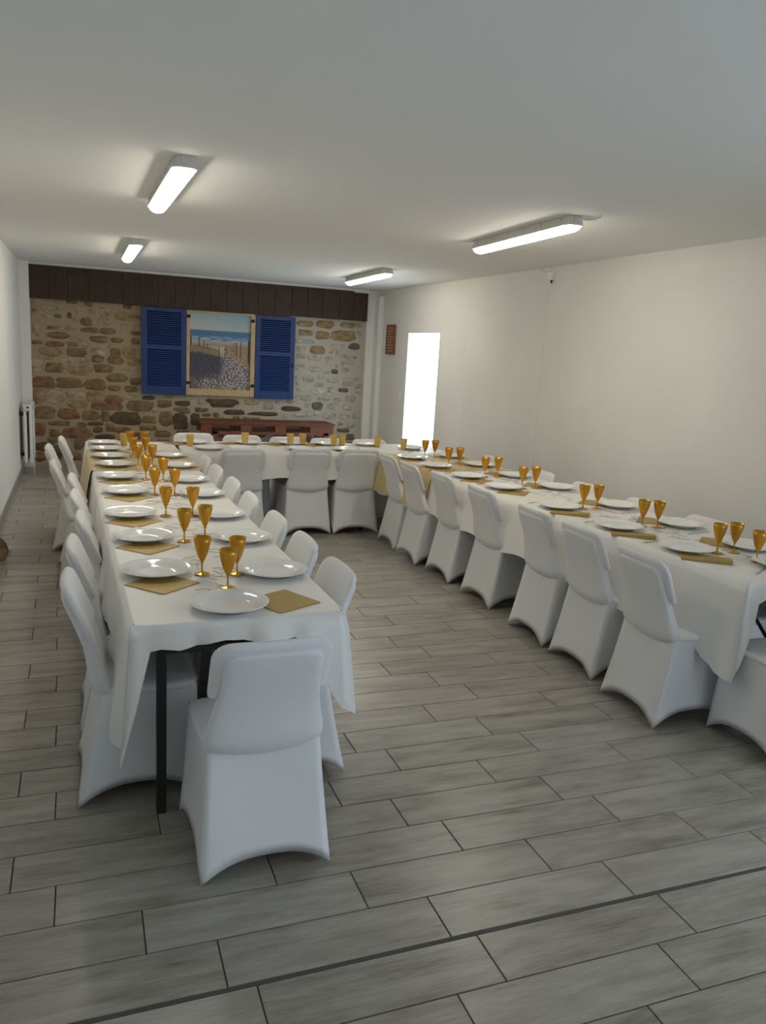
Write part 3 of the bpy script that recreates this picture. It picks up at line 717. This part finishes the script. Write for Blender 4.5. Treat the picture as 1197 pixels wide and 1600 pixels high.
pic = thing('framed_picture', 'beach path photograph in a pale wooden window frame between shutters', 'picture', (1.335, YS+0.01, 0.972))
pw, ph = 0.922, 1.115
MB().box(0, 0.042, 0, 0.06, 0, ph).build('frame_side', M_frame, pic, bevel=0.003)
MB().box(pw-0.062, pw, 0, 0.06, 0, ph).build('frame_side', M_frame, pic, bevel=0.003)
MB().box(0.042, pw-0.062, 0, 0.06, 0, 0.088).build('frame_bottom', M_frame, pic, bevel=0.003)
MB().box(0.042, pw-0.062, 0, 0.06, ph-0.022, ph).build('frame_top', M_frame, pic, bevel=0.003)
def hinge(x, z):
    h = MB().box(x, x+0.052, -0.012, 0.001, z-0.017, z+0.017).build('hinge', M_hinge, pic)
    MB().tube([(x+0.026, -0.008, z-0.024), (x+0.026, -0.008, z+0.024)], 0.008).build('hinge_pin', M_hinge, h)
for x, z in ((-0.002, 1.034), (-0.002, 0.163), (0.855, 1.024), (0.868, 0.153)): hinge(x, z)
def beach_print():
    """flat print painted with vertex colours on a fine grid"""
    from mathutils import noise as nz
    W_, H_ = 150, 176; x0, x1, z0, z1 = 0.040, pw-0.058, 0.084, ph-0.020
    vs = []; cols = []
    def mixc(a, b, t): t = max(0, min(1, t)); return tuple(p+(q-p)*t for p, q in zip(a, b))
    posts = [(0.025, .615, .015, .09), (0.155, .60, .010, .11), (0.23, .57, .009, .08), (0.285, .555, .008, .065), (0.325, .55, .006, .05), (0.97, .47, .016, .27), (0.835, .50, .010, .18), (0.765, .52, .007, .15), (0.725, .535, .006, .12), (0.695, .545, .005, .09)]
    for j in range(H_+1):
        t = j/H_
        for i in range(W_+1):
            s = i/W_
            n1 = nz.noise((s*9, t*9, 0)); n2 = nz.noise((s*34, t*60, 3)); n3 = nz.noise((s*6, t*150, 7))
            if t > 0.775:
                c = mixc((0.55, 0.57, 0.52), (0.22, 0.44, 0.56), (t-.775)/.225*0.75+(s-.55)*0.55)
            elif t > 0.635:
                c = mixc((0.06, 0.19, 0.36), (0.30, 0.42, 0.52), (0.70-t)*6+n3*0.5)
                if t < 0.70: c = mixc(c, (0.62, 0.66, 0.68), max(0, n3*1.8+(0.70-t)*6))
                if t > 0.755: c = mixc(c, (0.12, 0.20, 0.30), 0.6)
            else:
                lit = 0.5+n1*.7
                sand = mixc((0.40, 0.31, 0.27), (0.64, 0.52, 0.43), lit)
                dark = mixc((0.030, 0.034, 0.062), (0.13, 0.11, 0.125), 0.38+n2*0.9)
                rip = mixc((0.085, 0.08, 0.125), (0.60, 0.50, 0.43), 0.42+n2*1.5+n1*.3)
                edge = 0.50-0.10*max(0, (0.45-t)/0.45)+0.05*n1       # shadow of the left dune
                if t > 0.575: c = mixc((0.36, 0.25, 0.18), (0.55, 0.46, 0.39), (t-.575)/.06+n3*.4)
                else:
                    c = mixc(dark, rip, (s-edge)*9) if t > 0.13+0.06*n1 else mixc(rip, dark, (0.25-s)*4)
                    if t < 0.34 and s < edge: c = mixc(c, rip, (0.24-t)*5*max(0, s*2.2))
                    if t > 0.44 and abs(s-0.53) < 0.035+(t-0.44)*0.05: c = sand
                    ridge = 0.575-max(0, s-0.18)*0.16
                    if s < 0.48 and t > ridge-0.09+0.02*n2: c = mixc((0.20, 0.145, 0.085), (0.42, 0.30, 0.17), 0.4+n2)
                    if s < 0.48 and t > ridge: c = sand
                    if s > 0.60 and t > 0.47-(s-.6)*.45: c = mixc((0.26, 0.17, 0.08), (0.50, 0.36, 0.20), 0.5+n2)
            for px, pb, pwid, phh in posts:
                if abs(s-px) < pwid*0.75 and pb-phh*0.4 < t < pb+phh*0.75: c = (0.035, 0.025, 0.02)
            vs.append((x0+(x1-x0)*s, 0.030, z0+(z1-z0)*t)); cols.append(tuple(q*0.82 for q in c))
    fs = [(a, a+1, a+W_+2, a+W_+1) for j in range(H_) for a in range(j*(W_+1), j*(W_+1)+W_)]
    me = bpy.data.meshes.new('print'); me.from_pydata(vs, [], fs); me.update()
    at = me.color_attributes.new('print', 'FLOAT_COLOR', 'POINT')
    at.data.foreach_set('color', [q for c in cols for q in (*c, 1.0)])
    M = bpy.data.materials.new('beach_photo_print'); M.use_nodes = True
    b = M.node_tree.nodes['Principled BSDF']; va = M.node_tree.nodes.new('ShaderNodeVertexColor'); va.layer_name = 'print'
    M.node_tree.links.new(va.outputs[0], b.inputs['Base Color']); b.inputs['Roughness'].default_value = 0.45
    me.materials.append(M)
    o = link('print', me, pic); tag(o, 'photograph of a sandy path between fence posts to the sea')
    MB().box(x0, x1, 0.031, 0.045, z0, z1).build('backing', M_frame, pic)
beach_print()

# ================================================================== pallet bench against the stone wall
bn = thing('pallet_bench', 'red-brown pallet bench standing against the stone wall', 'bench', (1.47, 10.55, 0))
bw, bd, bz = 1.80, 0.50, 0.668
for i in range(5):
    y = i*bd/5
    MB().box(-0.02, bw+0.02, y+0.003, y+bd/5-0.003, bz-0.02, bz).build('top_board', M_bench, bn, bevel=0.002)
for y in (0.02, bd-0.06):
    MB().box(0, bw, y, y+0.04, bz-0.045, bz-0.02).build('upper_rail', M_bench, bn)
    MB().box(0, bw, y, y+0.04, bz-0.160, bz-0.125).build('lower_rail', M_bench, bn)
    for a, b in ((0.0, 0.13), (0.52, 0.66), (0.98, 1.13), (1.47, 1.80)):
        MB().box(a, b, y+0.001, y+0.09 if y < .1 else y+0.039, bz-0.125, bz-0.045).build('block', M_bench, bn)
for x in (0.14, 1.66):
    for y in (0.02, bd-0.09):
        MB().box(x, x+0.075, y, y+0.07, 0, bz-0.125).build('leg', M_bench, bn, bevel=0.003)
MB().box(0.215, 1.66, 0.05, 0.085, 0.16, 0.22).build('stretcher', M_bench, bn)

# ================================================================== smaller fittings
rad = thing('radiator', 'slim white panel radiator on the wall beside the stone corner', 'radiator', (XL+0.003, 10.30, 0.13))
for x in (0.045, 0.105):
    MB().box(x, x+0.035, 0, 0.58, 0.02, 0.70).build('panel', M_rad, rad, bevel=0.012)
MB().box(0.04, 0.145, 0.0, 0.58, 0.69, 0.715).build('top_grille', M_rad, rad, bevel=0.004)
for z in (0.12, 0.60): MB().box(0.0, 0.05, 0.06, 0.09, z-0.02, z+0.02).build('bracket', M_hinge, rad)
MB().tube([(0.092, -0.03, 0.655), (0.092, 0.03, 0.655)], 0.018, 10).build('valve', M_lampbody, rad, smooth=True)
MB().tube([(0.15, 0.03, -0.13), (0.15, 0.03, 0.64), (0.12, 0.03, 0.67)], 0.008, 8).build('pipe', M_rad, rad, smooth=True)

pl = thing('wooden_plaque', 'narrow reddish wooden plaque with carved lettering beside the doorway', 'plaque', (XR, 10.55, 1.66))
MB().box(-0.028, 0.0, -0.16, 0.16, 0, 0.40).build('board', M_plaque, pl, bevel=0.004)
for i in range(9):                             # lines too small to read in the photograph
    z = 0.355-i*0.039; ww = 0.10+0.03*math.sin(i*2.3)
    for k in range(5):
        y0 = -ww+k*2*ww/5
        MB().box(-0.0305, -0.027, y0, y0+2*ww/5*0.72, z-0.008, z+0.008).build('letter', M_plaque_text, pl)
sw = thing('light_switch', 'small white light switch beside the doorway', 'switch', (XR, 10.12, 1.13))
MB().box(-0.010, 0.0, -0.04, 0.04, -0.04, 0.04).build('plate', M_plastic, sw, bevel=0.003)
MB().box(-0.014, -0.009, -0.022, 0.022, -0.03, 0.03).build('rocker', M_plastic, sw, bevel=0.002)
jb = thing('cable_box', 'small white cable box high on the doorway wall under the ceiling', 'cable box', (XR, 6.54, 2.44))
MB().box(-0.035, 0.0, -0.03, 0.05, -0.03, 0.045).build('box', M_plastic, jb, bevel=0.005)
MB().tube([(-0.018, -0.005, -0.03), (-0.02, -0.006, -0.055)], 0.009, 8).build('gland', M_hinge, jb)
MB().tube([(-0.015, 0.05, 0.03), (-0.014, 0.16, 0.055), (-0.012, 0.22, 0.085)], 0.004).build('cable', M_plastic, jb)

lg = thing('log', 'short cut log lying on the tiles against the left wall', 'log', (-0.60, 6.50, 0.058), R(8))
rr = []
for y, s in ((-0.13, .97), (-0.125, 1), (0.125, 1), (0.13, .97)):
    rr.append([((0.060+0.004*math.sin(a*5+1)+0.003*math.sin(a*9))*s*math.cos(a), y, (0.058+0.003*math.sin(a*7))*s*math.sin(a)) for a in [2*math.pi*j/22 for j in range(22)]])
MB().rings(rr, True).build('bark', M_bark, lg, smooth=True)
for s in (-1, 1):
    MB().rings([[(0.056*math.cos(a)*q, s*(0.128+0.001*(1-q)), 0.055*math.sin(a)*q) for a in [2*math.pi*j/22 for j in range(22)]] for q in (1, .6, .2)], True, False, True).build('cut_face', M_logend, lg)
